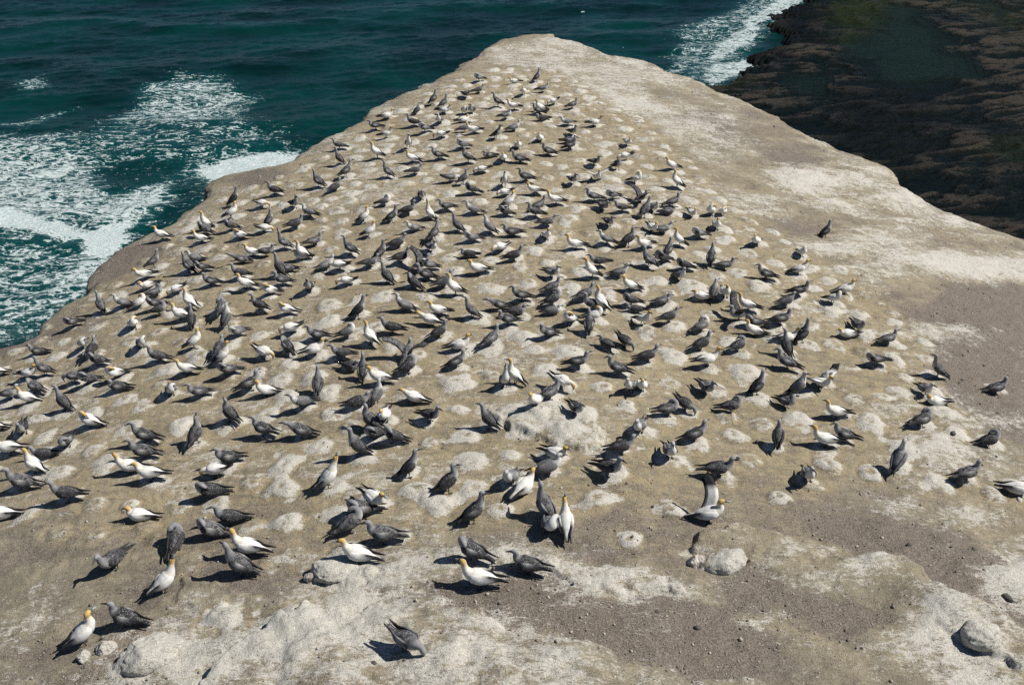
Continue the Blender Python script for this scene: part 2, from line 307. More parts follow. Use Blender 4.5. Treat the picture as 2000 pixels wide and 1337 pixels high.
pm([(350, 1120), (430, 1130), (520, 1170), (380, 1200), (330, 1180)], .5, .10, w=.45, d=-.3, seed=88)
pm([(240, 1180), (340, 1215), (350, 1300), (250, 1330), (150, 1290)], .6, .05, w=.25, seed=89)
# gravelly brown ground
for k, (pts, dd) in enumerate([
    ([(850, 1165), (1000, 1135), (1150, 1165), (1290, 1185), (1400, 1215), (1480, 1262), (1380, 1290), (1240, 1276), (1100, 1246), (950, 1205), (890, 1188)], 1.0),
    ([(1430, 1080), (1500, 1095), (1600, 1130), (1700, 1165), (1790, 1205), (1700, 1225), (1560, 1190), (1440, 1150)], 1.0),
    ([(1640, 1035), (1740, 1030), (1850, 1060), (2010, 1150), (2010, 1235), (1930, 1200), (1840, 1152), (1800, 1112), (1700, 1080)], 1.5),
    ([(1870, 560), (2100, 560), (2100, 880), (1920, 850), (1840, 740), (1850, 640)], 1.3),
    ([(460, 350), (500, 330), (560, 336), (540, 352), (490, 364)], 1.0), ([(185, 520), (220, 492), (300, 468), (330, 485), (270, 530), (200, 548)], .9),
    ([(-50, 1000), (200, 960), (420, 1010), (400, 1110), (200, 1190), (-50, 1200)], .40), ([(1270, 160), (1450, 205), (1620, 300), (1560, 330), (1400, 250), (1280, 190)], .30),
    ([(1240, 900), (1500, 930), (1640, 1000), (1500, 1035), (1300, 1040), (1180, 1000)], .45), ([(400, 970), (620, 990), (640, 1080), (520, 1180), (400, 1110)], .55),
    ([(-40, 1240), (140, 1300), (280, 1345), (-40, 1345)], .4), ([(0, 670), (60, 660), (170, 585), (190, 640), (100, 665), (20, 700)], .8)]):
    pm(pts, .7, 0.0, w=-.28, d=dd, o=-.2, rag=.9, seed=90 + k)
# washed white flanks
for k, (pts, ww) in enumerate([
    ([(960, 90), (1090, 75), (1260, 125), (1400, 200), (1500, 280), (1420, 330), (1250, 220), (1100, 140), (980, 120)], .42),
    ([(1830, 500), (2010, 500), (2010, 560), (1880, 555), (1800, 530)], .55), ([(1500, 300), (1700, 330), (1900, 440), (1700, 430), (1550, 380)], .32),
    ([(1930, 1120), (2020, 1100), (2020, 1170), (1960, 1165)], .7), ([(1470, 1205), (1530, 1208), (1575, 1232), (1500, 1236)], .9),
    ([(1890, 800), (2020, 840), (2020, 900), (1940, 870)], .3), ([(1250, 1285), (1400, 1300), (1500, 1345), (1250, 1345)], .4), ([(1860, 1250), (1900, 1270), (1960, 1345), (1900, 1345)], .8)]):
    pm(pts, .8, 0.0, w=ww, d=-.4 * ww, rag=.9, seed=110 + k)
# nest mounds: shallow craters of guano
for (mx, my, r, h, wt) in mounds:
    R3 = r * 1.9
    j0, j1 = np.searchsorted(v, my - R3), np.searchsorted(v, my + R3)
    if j1 - j0 < 2: continue
    ua, ub = (mx - R3) / (my - R3 + 10), (mx + R3) / (my - R3 + 10)
    ua, ub = min(ua, (mx - R3) / (my + R3 + 10)), max(ub, (mx + R3) / (my + R3 + 10))
    i0, i1 = np.searchsorted(u, ua), np.searchsorted(u, ub)
    sl = (slice(j0, j1), slice(i0, i1))
    dx, dy = GX[sl] - mx, GY[sl] - my
    rr = np.sqrt(dx * dx + dy * dy) / r * (1 + (vnoise(GX[sl] * 2.6, GY[sl] * 2.6, 12) - .5) * .9 + (vnoise(GX[sl] * 7, GY[sl] * 7, 14) - .5) * .35)
    r0 = np.sqrt(dx * dx + dy * dy) / r * (1 + (vnoise(GX[sl] * 2.6, GY[sl] * 2.6, 12) - .5) * .5)
    prof = np.exp(-(r0 / .78) ** 3.2) * 1.1 - .45 * np.exp(-(r0 / .36) ** 2) - .16 * np.exp(-((r0 - 1.25) / .3) ** 2)
    Z[sl] += h * prof * land[sl]
    ring = np.exp(-((rr - .62) / .40) ** 2) * 1.0 + .15 * np.exp(-(rr / .4) ** 2)
    guano[sl] += wt * (.75 + .9 * vnoise(GX[sl] * 3.3 + 5, GY[sl] * 3.3, 19)) * ring - .25 * np.exp(-((rr - 1.35) / .35) ** 2); ochre[sl] += .6 * np.exp(-((rr - 1.15) / .3) ** 2)
    dirt[sl] -= .4 * np.exp(-(rr / .9) ** 2)
top = Z.copy()
GYc = np.maximum(sde, 0)
Z = Z - 3.2 * np.maximum(sde - .02, 0) * (0.8 + 0.5 * fbm(GX, GY, 1.7, 4, 131)) 
Z = np.maximum(Z, SEA_Z - 4 + fbm(GX, GY, 3, 3, 5))
lipw = sst(.5, .0, np.abs(sde + .05)); ochre += .5 * lipw; dirt += .3 * lipw
headland = grid_mesh('headland', GX, GY, Z, rock_material(), {'guano': guano, 'dirt': dirt, 'ochre': np.clip(ochre, 0, 1)}, keep=(sde < 13))
tag(headland, kind='structure')

def ground(x, y):                                  # height of the modelled ground
    j = int(np.clip(np.searchsorted(v, y), 1, len(v) - 1)); 
    if v[j] - y > y - v[j - 1]: j -= 1
    i = int(np.clip(np.searchsorted(u, x / (v[j] + 10)), 0, len(u) - 1))
    return float(Z[j, i])
# ---------------------------------------------------------------- sea with foam
def sea_material():
    t = NT('sea_water'); v = t.coords(scale=(1, 1, 0.2)); ve0 = t.coords(scale=(.7, 1.2, .2), rot=(0, 0, R(-10))); f = t.attr('foam').outputs['Fac']
    warp = t.n('TexNoise', i_Scale=0.55, i_Detail=4.0, i_Roughness=.6); t.t.links.new(v, warp.inputs['Vector'])
    add = t.n('VectorMath', operation='MULTIPLY_ADD'); t.t.links.new(warp.outputs['Color'], add.inputs[0]); add.inputs[1].default_value = (1.9, 1.9, 0); t.t.links.new(v, add.inputs[2])
    def lace(scale, a, b):
        vo = t.n('TexVoronoi', feature='DISTANCE_TO_EDGE', i_Scale=scale); t.t.links.new(add.outputs[0], vo.inputs['Vector'])
        return t.ss(a, b, vo.outputs['Distance'])
    l1 = lace(0.75, .14, .0); l2 = lace(2.1, .20, .0)
    n = t.noise(0.42, 6, 0.62, ve0, 1.2); n2 = t.noise(3.2, 5, 0.7, v)
    ve = t.coords(scale=(.55, 1.15, .2), rot=(0, 0, R(-10)))
    f1 = t.ss(.060, .0, t.math('ABSOLUTE', t.math('SUBTRACT', t.noise(.40, 5, .55, ve, 1.6), .5)))
    f2 = t.ss(.085, .0, t.math('ABSOLUTE', t.math('SUBTRACT', t.noise(1.1, 4, .55, ve, 1.4), .5)))
    fil = t.math('ADD', t.math('MULTIPLY', f1, .36), t.math('ADD', t.math('MULTIPLY', f2, .30), t.math('MULTIPLY', l1, .12)))
    pat = t.math('ADD', fil, t.math('ADD', t.math('MULTIPLY', n, .72), t.math('MULTIPLY', n2, .22)))
    val = t.math('ADD', t.math('MULTIPLY', f, 0.95), t.math('SUBTRACT', pat, 1.345))
    fm = t.math('MULTIPLY', t.ss(-.03, .17, val), t.ss(.02, .10, f))
    deep = t.mix(t.ss(.36, .66, t.noise(0.06, 4, .6, v)), (0.0004, 0.0110, 0.0105), (0.0007, 0.0265, 0.0245))
    deep = t.mix(t.math('MULTIPLY', t.ss(.0, .6, f), .8), deep, (0.0020, 0.036, 0.036))
    milky = t.math('MULTIPLY', t.ss(-.45, .1, val), t.ss(.1, .5, f))
    deep = t.mix(t.math('MULTIPLY', milky, .45), deep, (0.012, 0.095, 0.10))
    fc = t.mix(t.ss(.38, .62, t.noise(5.5, 5, .8, v)), (0.24, 0.34, 0.35), (0.60, 0.635, 0.63))
    t.base(t.mix(fm, deep, fc))
    t.rough(t.math('ADD', t.math('MULTIPLY', fm, .55), .22)); t.b.inputs['IOR'].default_value = 1.33
    t.b.inputs['Specular IOR Level'].default_value = 0.22
    h = t.math('ADD', t.math('MULTIPLY', t.noise(1.6, 5, .65, t.coords(scale=(.45, 1, 1), rot=(0, 0, R(-14)))), 1.0), t.math('MULTIPLY', fm, .35))
    t.bump(h, .55, .25)
    return t.m
sv = np.exp(np.linspace(math.log(45), math.log(330), 760)); sv = np.concatenate([[-60, -20, 10, 30], sv, np.exp(np.linspace(math.log(345), math.log(3500), 40))])
su = np.concatenate([np.linspace(-3.0, -.66, 40)[:-1], np.linspace(-.66, .40, 760), np.linspace(.40, 3.0, 60)[1:]])
SX = su[None, :] * (np.maximum(sv, 0)[:, None] + 30) ; SY = np.repeat(sv[:, None], len(su), 1)
ca, sa = math.cos(R(-16)), math.sin(R(-16))
xr, yr = SX * ca - SY * sa, SX * sa + SY * ca
wrp = (fbm(SX, SY, 30, 3, 7) - .5) * 16
swell = np.sin((yr + wrp) / 5.2) * .34 + np.sin((yr * 1.0 + xr * .25 + wrp * 1.4) / 2.3 + 2) * .15
chop = (fbm(xr, yr, 6.5, 5, 17, .62, sx=.45) - .5) * 1.3
near = sst(700, 250, SY)
SZ = SEA_Z + (swell + chop) * near
foam = np.zeros_like(SX)
def fo(pts, amt, soft=4.0, mode='add'):
    global foam
    s = poly_sdf(SX, SY, sea_poly(pts), 25.0) + (fbm(SX, SY, 5, 4, 27) - .5) * soft * 1.6
    m = sst(soft, -soft, s)
    foam = np.maximum(foam, amt * m) if mode == 'max' else foam * (1 - m) + amt * m
fo([(-100, 250), (60, 265), (170, 255), (280, 190), (330, 140), (420, 145), (490, 175), (470, 215), (530, 250), (600, 290), (640, 300), (560, 340), (300, 470), (150, 620), (-100, 700)], .50, 4)
fo([(300, 168), (400, 158), (470, 185), (460, 230), (330, 235), (250, 230)], .66, 3)
fo([(-100, 290), (60, 280), (170, 320), (200, 370), (190, 440), (90, 430), (-100, 410)], .74, 3)
fo([(190, 325), (280, 300), (350, 320), (330, 360), (240, 380), (200, 360)], .22, 2)
fo([(200, 395), (300, 360), (335, 350), (330, 395), (260, 445), (200, 470), (180, 440)], .84, 2)
fo([(-60, 405), (60, 425), (170, 450), (240, 440), (250, 470), (190, 500), (150, 470), (60, 452), (-60, 435)], 1.25, 1.2)
fo([(385, 322), (430, 312), (520, 295), (575, 300), (640, 330), (560, 400), (440, 400), (400, 345)], 1.2, 1.2)
fo([(345, 345), (400, 340), (420, 380), (330, 450), (220, 520), (215, 495), (300, 440), (335, 395)], .25, 1.2)
fo([(-60, 480), (80, 480), (190, 500), (150, 590), (60, 650), (-60, 700)], .60, 2)
fo([(170, 500), (215, 490), (200, 515), (110, 570), (90, 560)], .78, 1.0)
fo([(35, 160), (80, 150), (100, 172), (50, 178)], .62, 2, 'max')
fo([(-40, 225), (40, 232), (150, 205), (60, 245), (-40, 250)], .50, 2, 'max')
# surf along the reef
fo([(1330, 60), (1420, 20), (1500, -30), (1600, -30), (1560, 10), (1500, 70), (1450, 120), (1400, 180), (1300, 140), (1310, 100)], .55, 3, 'max')
fo([(1490, 10), (1540, -10), (1570, 0), (1530, 30), (1490, 50), (1480, 80), (1420, 110), (1390, 130), (1375, 110), (1400, 80), (1440, 60)], .86, 1.5, 'max')
fo([(1370, 130), (1470, 110), (1480, 130), (1420, 165), (1390, 175), (1370, 155)], .85, 1.5, 'max')
spk = fbm(SX, SY, 1.6, 2, 77)
foam = np.maximum(foam, sst(.90, .94, spk) * .8 * sst(.02, .05, su)[None, :] * sst(.24, .2, su)[None, :])
sea = grid_mesh('sea', SX, SY, SZ, sea_material(), {'foam': foam}); tag(sea, kind='structure')

# ---------------------------------------------------------------- wave-cut reef on the right
def reef_material():
    t = NT('wet_reef_rock'); v = t.coords(); vv = t.coords(scale=(.5, 1.6, 1), rot=(0, 0, R(22)))
    hgt = t.attr('crest').outputs['Fac']; al = t.attr('algae').outputs['Fac']; dk = t.attr('dark_tone').outputs['Fac']
    n1 = t.noise(.7, 7, .7, vv, .8); n2 = t.noise(3.2, 6, .75, v); n3 = t.noise(.12, 4, .6, v)
    c = t.mix(t.ss(.55, .65, t.math('ADD', t.math('MULTIPLY', hgt, .40), t.math('ADD', t.math('MULTIPLY', n1, .45), t.math('MULTIPLY', n2, .20)))), (0.0008, 0.0062, 0.0075), (0.010, 0.0125, 0.0105))
    c = t.mix(t.ss(.67, .78, t.math('ADD', t.math('MULTIPLY', hgt, .6), t.math('MULTIPLY', n2, .52))), c, (0.060, 0.050, 0.038))
    c = t.mix(t.math('MULTIPLY', al, t.ss(.30, .60, n1)), c, t.mix(n2, (0.006, 0.017, 0.006), (0.026, 0.036, 0.006)))
    c = t.mix(t.math('MULTIPLY', t.attr('pool').outputs['Fac'], .88), c, t.mix(n2, (0.003, 0.015, 0.015), (0.010, 0.023, 0.012)))
    c = t.mix(t.math('MULTIPLY', dk, .92), c, (0.0015, 0.0045, 0.0050))
    t.base(c); t.rough(t.math('ADD', t.math('MULTIPLY', n2, .4), .3)); t.b.inputs['Specular IOR Level'].default_value = .06
    p = t.bump(n1, 1.0, .9); t.bump(n2, 1.0, .3, p)
    return t.m
rv = np.exp(np.linspace(math.log(62), math.log(330), 620)); ru = np.linspace(.18, .95, 560)
RX = ru[None, :] * rv[:, None]; RY = np.repeat(rv[:, None], len(ru), 1)
P_REEF = sea_poly([(1572, -60), (1560, 5), (1500, 40), (1478, 66), (1520, 75), (1490, 105), (1450, 118), (1425, 150), (1398, 172), (1330, 165), (1330, 420), (1700, 800), (2600, 800), (2600, -60)])
rs = poly_sdf(RX, RY, P_REEF, 12) + (fbm(RX, RY, 6, 5, 44) - .5) * 6.5
cr, sr = math.cos(R(20)), math.sin(R(20))
ax_, ay_ = RX * cr + RY * sr, -RX * sr + RY * cr
q = fbm(ax_, ay_, 3.6, 5, 55, .58, sx=.36) 
rip = 1 - np.abs(2 * q - 1)
crest = sst(.55, .98, rip) * .55 + fbm(RX, RY, 7, 4, 66) * .55
alg = np.zeros_like(RX); gl = np.zeros_like(RX); pool = np.zeros_like(RX)
def rm(arr, pts, amt, soft):
    s = poly_sdf(RX, RY, sea_poly(pts), 30) + (fbm(RX, RY, 8, 4, 88) - .5) * soft * 2
    return np.maximum(arr, amt * sst(soft, -soft, s))
alg = rm(alg, [(1590, -40), (1720, -20), (1760, 40), (1740, 80), (1640, 90), (1600, 60)], 1, 5)
alg = rm(alg, [(1400, 160), (1450, 130), (1460, 170), (1420, 185)], .9, 2)
alg = rm(alg, [(1820, -40), (1900, -40), (2020, 60), (2020, 100), (1900, 60)], .6, 5)
alg = rm(alg, [(1930, 270), (2030, 280), (2030, 330), (1960, 320)], .7, 5)
gl = rm(gl, [(1560, -20), (1600, 10), (1615, 60), (1600, 90), (1530, 100), (1480, 150), (1420, 160), (1440, 120), (1500, 60)], 1, 3)
gl = rm(gl, [(1560, 240), (1700, 170), (1860, 190), (1880, 260), (1760, 330), (1800, 380), (1750, 380), (1600, 290)], .85, 6)  # near-black band in the reef's own colour
pool = rm(pool, [(1690, 90), (1760, 30), (1830, 80), (1870, 130), (1880, 160), (1800, 175), (1720, 170), (1680, 130)], 1, 3)
pool = rm(pool, [(1540, 160), (1600, 165), (1600, 200), (1550, 200)], .8, 2)
crest *= 1 - .75 * pool
RZ = SEA_Z + 1.1 + (crest - .4) * 1.0 * (1 - .6 * pool) + (fbm(RX, RY, 25, 3, 99) - .5) * 1.2
crack = np.abs(fbm(RX, RY, 28, 3, 123) - .5); gl = np.maximum(gl, .6 * sst(.012, .002, crack))
RZ = np.where(rs > -4, RZ - sst(-4, 3, rs) * 3.6, RZ)
reef = grid_mesh('reef', RX, RY, RZ, reef_material(), {'crest': crest, 'algae': alg, 'dark_tone': gl, 'pool': pool}, keep=(rs < 6)); tag(reef, kind='structure')
# ---------------------------------------------------------------- gannets
def plumage(name, speck):
    t = NT(name); v = t.coords()
    col = t.n('Attribute', attribute_name='col').outputs['Color']; sp = t.attr('speck').outputs['Fac']
    n = t.noise(22, 4, .6, v); c = t.mix(t.ss(.35, .75, n), t.mix(.22, col, (0, 0, 0)), col)
    vo = t.n('TexVoronoi', i_Scale=38.0); t.t.links.new(t.coords(scale=(.7, 1, 1)), vo.inputs['Vector'])
    dots = t.math('MULTIPLY', t.ss(.34, .20, vo.outputs['Distance']), sp)
    blot = t.math('MULTIPLY', t.ss(.50, .68, t.noise(11, 3, .6, v)), sp)
    c = t.mix(t.math('MULTIPLY', dots, .6 * speck), c, (.50, .50, .48)); c = t.mix(t.math('MULTIPLY', blot, .22 * speck), c, (.40, .40, .39))
    if speck:                                      # no two young birds are moulted alike
        rnd = t.n('ObjectInfo').outputs['Random']; c = t.mix(t.math('MULTIPLY', t.math('POWER', rnd, 2.0), .42), c, t.mix(t.ss(.42, .60, t.noise(9, 3, .7, v)), c, (.30, .295, .30)))
    t.base(c); t.rough(.75); t.b.inputs['Specular IOR Level'].default_value = .25
    t.bump(t.noise(60, 3, .7, t.coords(scale=(.4, 1, 1))), .35, .006)
    return t.m
M_AD, M_JU = plumage('white_plumage', 0.0), plumage('speckled_plumage', 1.0)
WH, BK = (.76, .75, .715), (.012, .013, .016)
PAL = {  # back, belly, neck, head, bill, wing, wing tip, tail, face
    'A': dict(back=WH, belly=WH, neck=(.74, .62, .42), head=(.62, .41, .14), bill=(.34, .40, .44), wing=WH, tip=BK, tail=BK, face=BK, sp=(0, 0, 0)),
    'J': dict(back=(.028, .028, .032), belly=(.46, .455, .44), neck=(.23, .23, .24), head=(.30, .30, .31), bill=(.035, .04, .045), wing=(.031, .030, .034), tip=(.012, .013, .016), tail=(.014, .015, .018), face=(.03, .03, .035), sp=(.8, .25, .25)),
    'P': dict(back=(.14, .14, .145), belly=(.72, .71, .68), neck=(.60, .60, .58), head=(.50, .50, .49), bill=(.06, .07, .08), wing=(.12, .118, .125), tip=(.014, .015, .018), tail=(.02, .02, .024), face=(.05, .05, .055), sp=(1, .5, .5))}
class BB:
    def __init__(s): s.v = []; s.f = []; s.c = []; s.s = []
    def ring_loft(s, P, m=12, sub=3, lat0=(0, 1, 0)):
        """P: list of (x,y,z, lateral radius, upright radius, top colour, under colour, speck)"""
        pts = []
        n = len(P)
        for i in range(n - 1):
            a, b, c, d = P[max(i - 1, 0)], P[i], P[i + 1], P[min(i + 2, n - 1)]
            for k in range(sub):
                t = k / sub
                w = ((-t + 2 * t * t - t ** 3) / 2, (2 - 5 * t * t + 3 * t ** 3) / 2, (t + 4 * t * t - 3 * t ** 3) / 2, (t ** 3 - t * t) / 2)
                q = [sum(w[j] * (a, b, c, d)[j][e] for j in range(4)) for e in range(3)]
                r = [max(.0015, b[e] * (1 - t) + c[e] * t) for e in (3, 4)]
                ct = tuple(b[5][e] * (1 - t) + c[5][e] * t for e in range(3)); cb = tuple(b[6][e] * (1 - t) + c[6][e] * t for e in range(3))
                pts.append((q, r, ct, cb, b[7] * (1 - t) + c[7] * t))
        l = P[-1]; pts.append((list(l[:3]), [l[3], l[4]], l[5], l[6], l[7]))
        b0 = len(s.v); lat = Vector(lat0)
        for i, (q, r, ct, cb, sp) in enumerate(pts):
            T = (Vector(pts[min(i + 1, len(pts) - 1)][0]) - Vector(pts[max(i - 1, 0)][0])).normalized()
            lat = (lat - T * lat.dot(T)).normalized(); up = T.cross(lat)
            for k in range(m):
                a = 2 * math.pi * k / m
                s.v.append(tuple(Vector(q) + lat * (r[0] * math.cos(a)) + up * (r[1] * math.sin(a))))
                f = min(1, max(0, math.sin(a) * 1.6 + .55)); s.c.append(tuple(ct[e] * f + cb[e] * (1 - f) for e in range(3))); s.s.append(sp * f)
        for i in range(len(pts) - 1):
            for k in range(m):
                a = b0 + i * m + k; b = b0 + i * m + (k + 1) % m; s.f.append((a, b, b + m, a + m))
        s.f.append(tuple(b0 + k for k in range(m))[::-1]); e = b0 + (len(pts) - 1) * m; s.f.append(tuple(e + k for k in range(m)))
    def slab(s, rows, sp=0):
        """rows of (front point, rear point, thickness, front colour, rear colour): an aerofoil-like wing"""
        b0 = len(s.v)
        for (a, b, th, ca, cb) in rows:
            a, b = Vector(a), Vector(b); n = Vector((0, 0, 1))
            for t, h in ((0, 0), (.3, .5), (.7, .35), (1, 0), (.7, -.2), (.3, -.4)):
                s.v.append(tuple(a.lerp(b, t) + n * (h * th))); s.c.append(tuple(ca[e] * (1 - min(1, t * 1.0)) + cb[e] * min(1, t) for e in range(3)) if False else (ca if t < .8 else cb)); s.s.append(sp)
        for i in range(len(rows) - 1):
            for k in range(6):
                a = b0 + i * 6 + k; b = b0 + i * 6 + (k + 1) % 6; s.f.append((a, b, b + 6, a + 6))
        s.f.append(tuple(b0 + k for k in range(6))[::-1]); e = b0 + (len(rows) - 1) * 6; s.f.append(tuple(e + k for k in range(6)))
    def mesh(s, name, mat):
        me = bpy.data.meshes.new(name); me.from_pydata(s.v, [], s.f); me.update()
        a = me.attributes.new('col', 'FLOAT_COLOR', 'POINT'); a.data.foreach_set('color', [x for c in s.c for x in (*c, 1)])
        a = me.attributes.new('speck', 'FLOAT', 'POINT'); a.data.foreach_set('value', s.s)
        me.polygons.foreach_set('use_smooth', [True] * len(me.polygons)); me.materials.append(mat); return me
# spine of each pose: tail tip, tail base, rump, middle, breast, shoulder, then neck points, head, brow, bill base, bill tip
POSE = {
 's': dict(b=[(-.47, .10), (-.28, .155), (-.17, .20), (0, .245), (.12, .285), (.185, .345)], n=[(.215, 0, .42), (.215, 0, .49)], h=[(.235, 0, .548), (.285, 0, .552), (.315, 0, .547), (.41, 0, .528)], leg=.15),
 'u': dict(b=[(-.36, .06), (-.22, .15), (-.14, .215), (-.01, .31), (.075, .40), (.115, .485)], n=[(.125, 0, .58), (.125, 0, .67)], h=[(.14, 0, .735), (.185, 0, .745), (.215, 0, .742), (.31, 0, .735)], leg=.17),
 'b': dict(b=[(-.37, .06), (-.23, .15), (-.14, .215), (-.01, .31), (.075, .40), (.11, .485)], n=[(.125, 0, .58), (.14, 0, .67)], h=[(.155, 0, .735), (.17, 0, .780), (.178, 0, .81), (.205, 0, .90)], leg=.17),
 'p': dict(b=[(-.45, .09), (-.27, .15), (-.16, .20), (0, .25), (.11, .30), (.165, .36)], n=[(.175, .02, .435), (.135, .06, .475)], h=[(.075, .095, .45), (.04, .11, .415), (.02, .115, .39), (-.03, .12, .31)], leg=.14),
 'r': dict(b=[(-.47, .10), (-.28, .11), (-.17, .12), (0, .135), (.12, .15), (.19, .18)], n=[(.215, 0, .225), (.21, 0, .265)], h=[(.235, 0, .30), (.28, 0, .30), (.31, 0, .29), (.40, 0, .26)], leg=0),
 't': dict(b=[(-.46, .14), (-.27, .175), (-.16, .20), (0, .235), (.13, .265), (.21, .30)], n=[(.27, 0, .345), (.33, 0, .375)], h=[(.385, 0, .395), (.43, 0, .395), (.46, 0, .39), (.55, 0, .375)], leg=.15),
 'f': dict(b=[(-.40, .34), (-.25, .27), (-.16, .25), (0, .245), (.13, .235), (.20, .225)], n=[(.265, .01, .235), (.31, .02, .215)], h=[(.335, .02, .165), (.345, .02, .12), (.345, .02, .09), (.33, .02, .01)], leg=.15)}
POSE['w'] = dict(POSE['s'])
def make_bird(kind, pose, variant):
    c = PAL[kind]; P = POSE[pose]; s = BB(); rr = random.Random(kind + pose + str(variant))
    # every variant has its own body pitch, neck length and neck bend
    pit = R(rr.uniform(-9, 9)) if pose not in 'rw' and variant else 0; ns = rr.uniform(.78, 1.06) if pose in 'su' else rr.uniform(.92, 1.05); bend = rr.uniform(-.03, .04)
    cz = P['b'][3][1]
    def rot(x, z):
        dx, dz_ = x - P['b'][3][0], z - cz; return (P['b'][3][0] + dx * math.cos(pit) - dz_ * math.sin(pit), cz + dx * math.sin(pit) + dz_ * math.cos(pit))
    B = [rot(*q_) for q_ in P['b']]; B[0] = (B[0][0], max(.035, B[0][1]))
    s0 = P['b'][5]; s1 = B[5]
    def up_(q_, k_): return (s1[0] + (q_[0] - s0[0]) + bend * k_, q_[1], s1[1] + (q_[2] - s0[1]) * ns)
    P = dict(P, b=B, n=[up_(q_, (i_ + 1) * .5) for i_, q_ in enumerate(P['n'])], h=[up_(q_, 1) for q_ in P['h']])
    yaw = 0 if pose in 'tf' else (rr.uniform(-.7, .7) if variant else rr.uniform(-.2, .2))
    dz = rr.uniform(-.015, .02); sp = c['sp']
    rad = [(.034, .010), (.055, .034), (.102, .082), (.142, .128), (.130, .125), (.092, .094)]
    if pose == 'r': rad = [(a * 1.05, b) for a, b in rad]
    L = []
    for i, ((x, z), (rw, rh)) in enumerate(zip(B, rad)):
        tc, bc = (c['tail'], c['tail']) if i == 0 else ((c['tail'] if kind != 'A' else c['back']), c['belly']) if i == 1 else (c['back'], c['belly'])
        if i == 5: tc = tuple((c['back'][e] + c['neck'][e]) / 2 for e in range(3))
        L.append((x, 0, z, rw, rh, tc, bc, sp[0] if i < 5 else sp[1]))
    hx, hy, _ = P['h'][0]
    def tw(p, amt):
        x, y, z = p; dx, dy = x - hx, y - hy; a = yaw * amt
        return (hx + dx * math.cos(a) - dy * math.sin(a), hy + dx * math.sin(a) + dy * math.cos(a), z + dz * amt)
    nk = WH if kind == 'A' else c['neck']
    L.append((*P['n'][0], .062, .068, nk if kind == 'A' else c['neck'], WH if kind == 'A' else c['belly'] if kind == 'P' else c['neck'], sp[1]))
    L.append((*P['n'][1], .048, .053, c['neck'], c['neck'], sp[1]))
    h = [tw(p, 1) for p in P['h']]
    L.append((*h[0], .048, .057, c['head'], c['head'], sp[2])); L.append((*h[1], .037, .041, c['head'], c['head'], 0))
    L.append((*h[2], .020, .025, c['face'], c['face'], 0))
    mid = tuple((h[2][e] * .5 + h[3][e] * .5) for e in range(3)); L.append((*mid, .015, .020, c['bill'], c['bill'], 0)); h[3] = tuple(h[2][e] + (h[3][e] - h[2][e]) * 1.18 for e in range(3)); L.append((*h[3], .005, .006, c['bill'], c['bill'], 0))
    s.ring_loft(L)
    # eyes
    f = (Vector(h[1]) - Vector(h[0])); f.normalize(); side = Vector((-f.y, f.x, 0)); side = side.normalized() if side.length > .1 else Vector((0, 1, 0))
    for sg in (-1, 1):
        e = Vector(h[0]).lerp(Vector(h[1]), .62) + side * sg * .041
        b0 = len(s.v)
        for d in ((1, 0, 0), (-1, 0, 0), (0, 1, 0), (0, -1, 0), (0, 0, 1), (0, 0, -1)): s.v.append(tuple(e + Vector(d) * .010)); s.c.append((.01, .01, .01)); s.s.append(0)
        s.f += [tuple(b0 + k for k in q) for q in ((0, 2, 4), (2, 1, 4), (1, 3, 4), (3, 0, 4), (2, 0, 5), (1, 2, 5), (3, 1, 5), (0, 3, 5))]
    # wings
    if True:
        for sg in (-1, 1) if pose != 'w' else ((-1,) if variant == 0 else ()):
            droop = rr.uniform(-.012, .012)
            def at(i, j, t, lat, up, rw, rh, tc, bc, q):
                (x0, z0), (x1, z1) = B[i], B[j]; x, z = x0 + (x1 - x0) * t, z0 + (z1 - z0) * t
                T = Vector((B[5][0] - B[0][0], B[5][1] - B[0][1])).normalized()
                return (x - T.y * up, sg * lat, z + T.x * up + droop, rw, rh, tc, bc, q)
            w, tp = c['wing'], c['tip']; q = sp[0]; lo = w if kind == 'A' or variant % 2 == 0 else (.34, .34, .33)
            s.ring_loft([at(5, 4, .35, .074, .005, .014, .036, w, w, q), at(4, 3, .1, .120, .005, .030, .080, w, w, q), at(3, 2, .1, .127, .012, .030, .092, w, lo, q), at(3, 2, .95, .104, .022, .026, .074, w if kind != 'A' else tuple(.75 * w[e] + .25 * tp[e] for e in range(3)), w if kind != 'A' else tp, q),
                         at(2, 1, .9, .066, .034, .018, .044, w if kind != 'A' else tuple(.08 * w[e] + .92 * tp[e] for e in range(3)), tp, q * .6), at(1, 0, .45, .060, .040, .018, .034, tp, tp, 0), at(1, 0, 1.15, .055 + .03 * rr.random(), .036, .009, .012, tp, tp, 0)], m=8, sub=2)
    if pose == 'w':
        for sg in (-1, 1) if variant else (1,):
            el = (R(72) if sg > 0 else R(6)) if variant == 0 else R(rr.uniform(25, 50)); rows = []
            for k in range(7):
                t = k / 6; y = .06 + .78 * t * math.cos(el * (1.15 - .3 * t)); z = .30 + .78 * t * math.sin(el * (1.1 - .35 * t)); sweep = .07 * math.sin(t * 3.1) - .16 * t * t
                ch = .29 * (1 - .30 * t) if t < .85 else .09 * (1 - t) / .15 + .02
                w, tp = (c['wing'], c['tip']); fr = w if t < .62 else tp
                rows.append(((.13 + sweep, sg * y, z), (.13 + sweep - ch, sg * y, z - .02), .030 * (1 - t) + .006, fr, tp))
            s.slab(rows, sp[0])
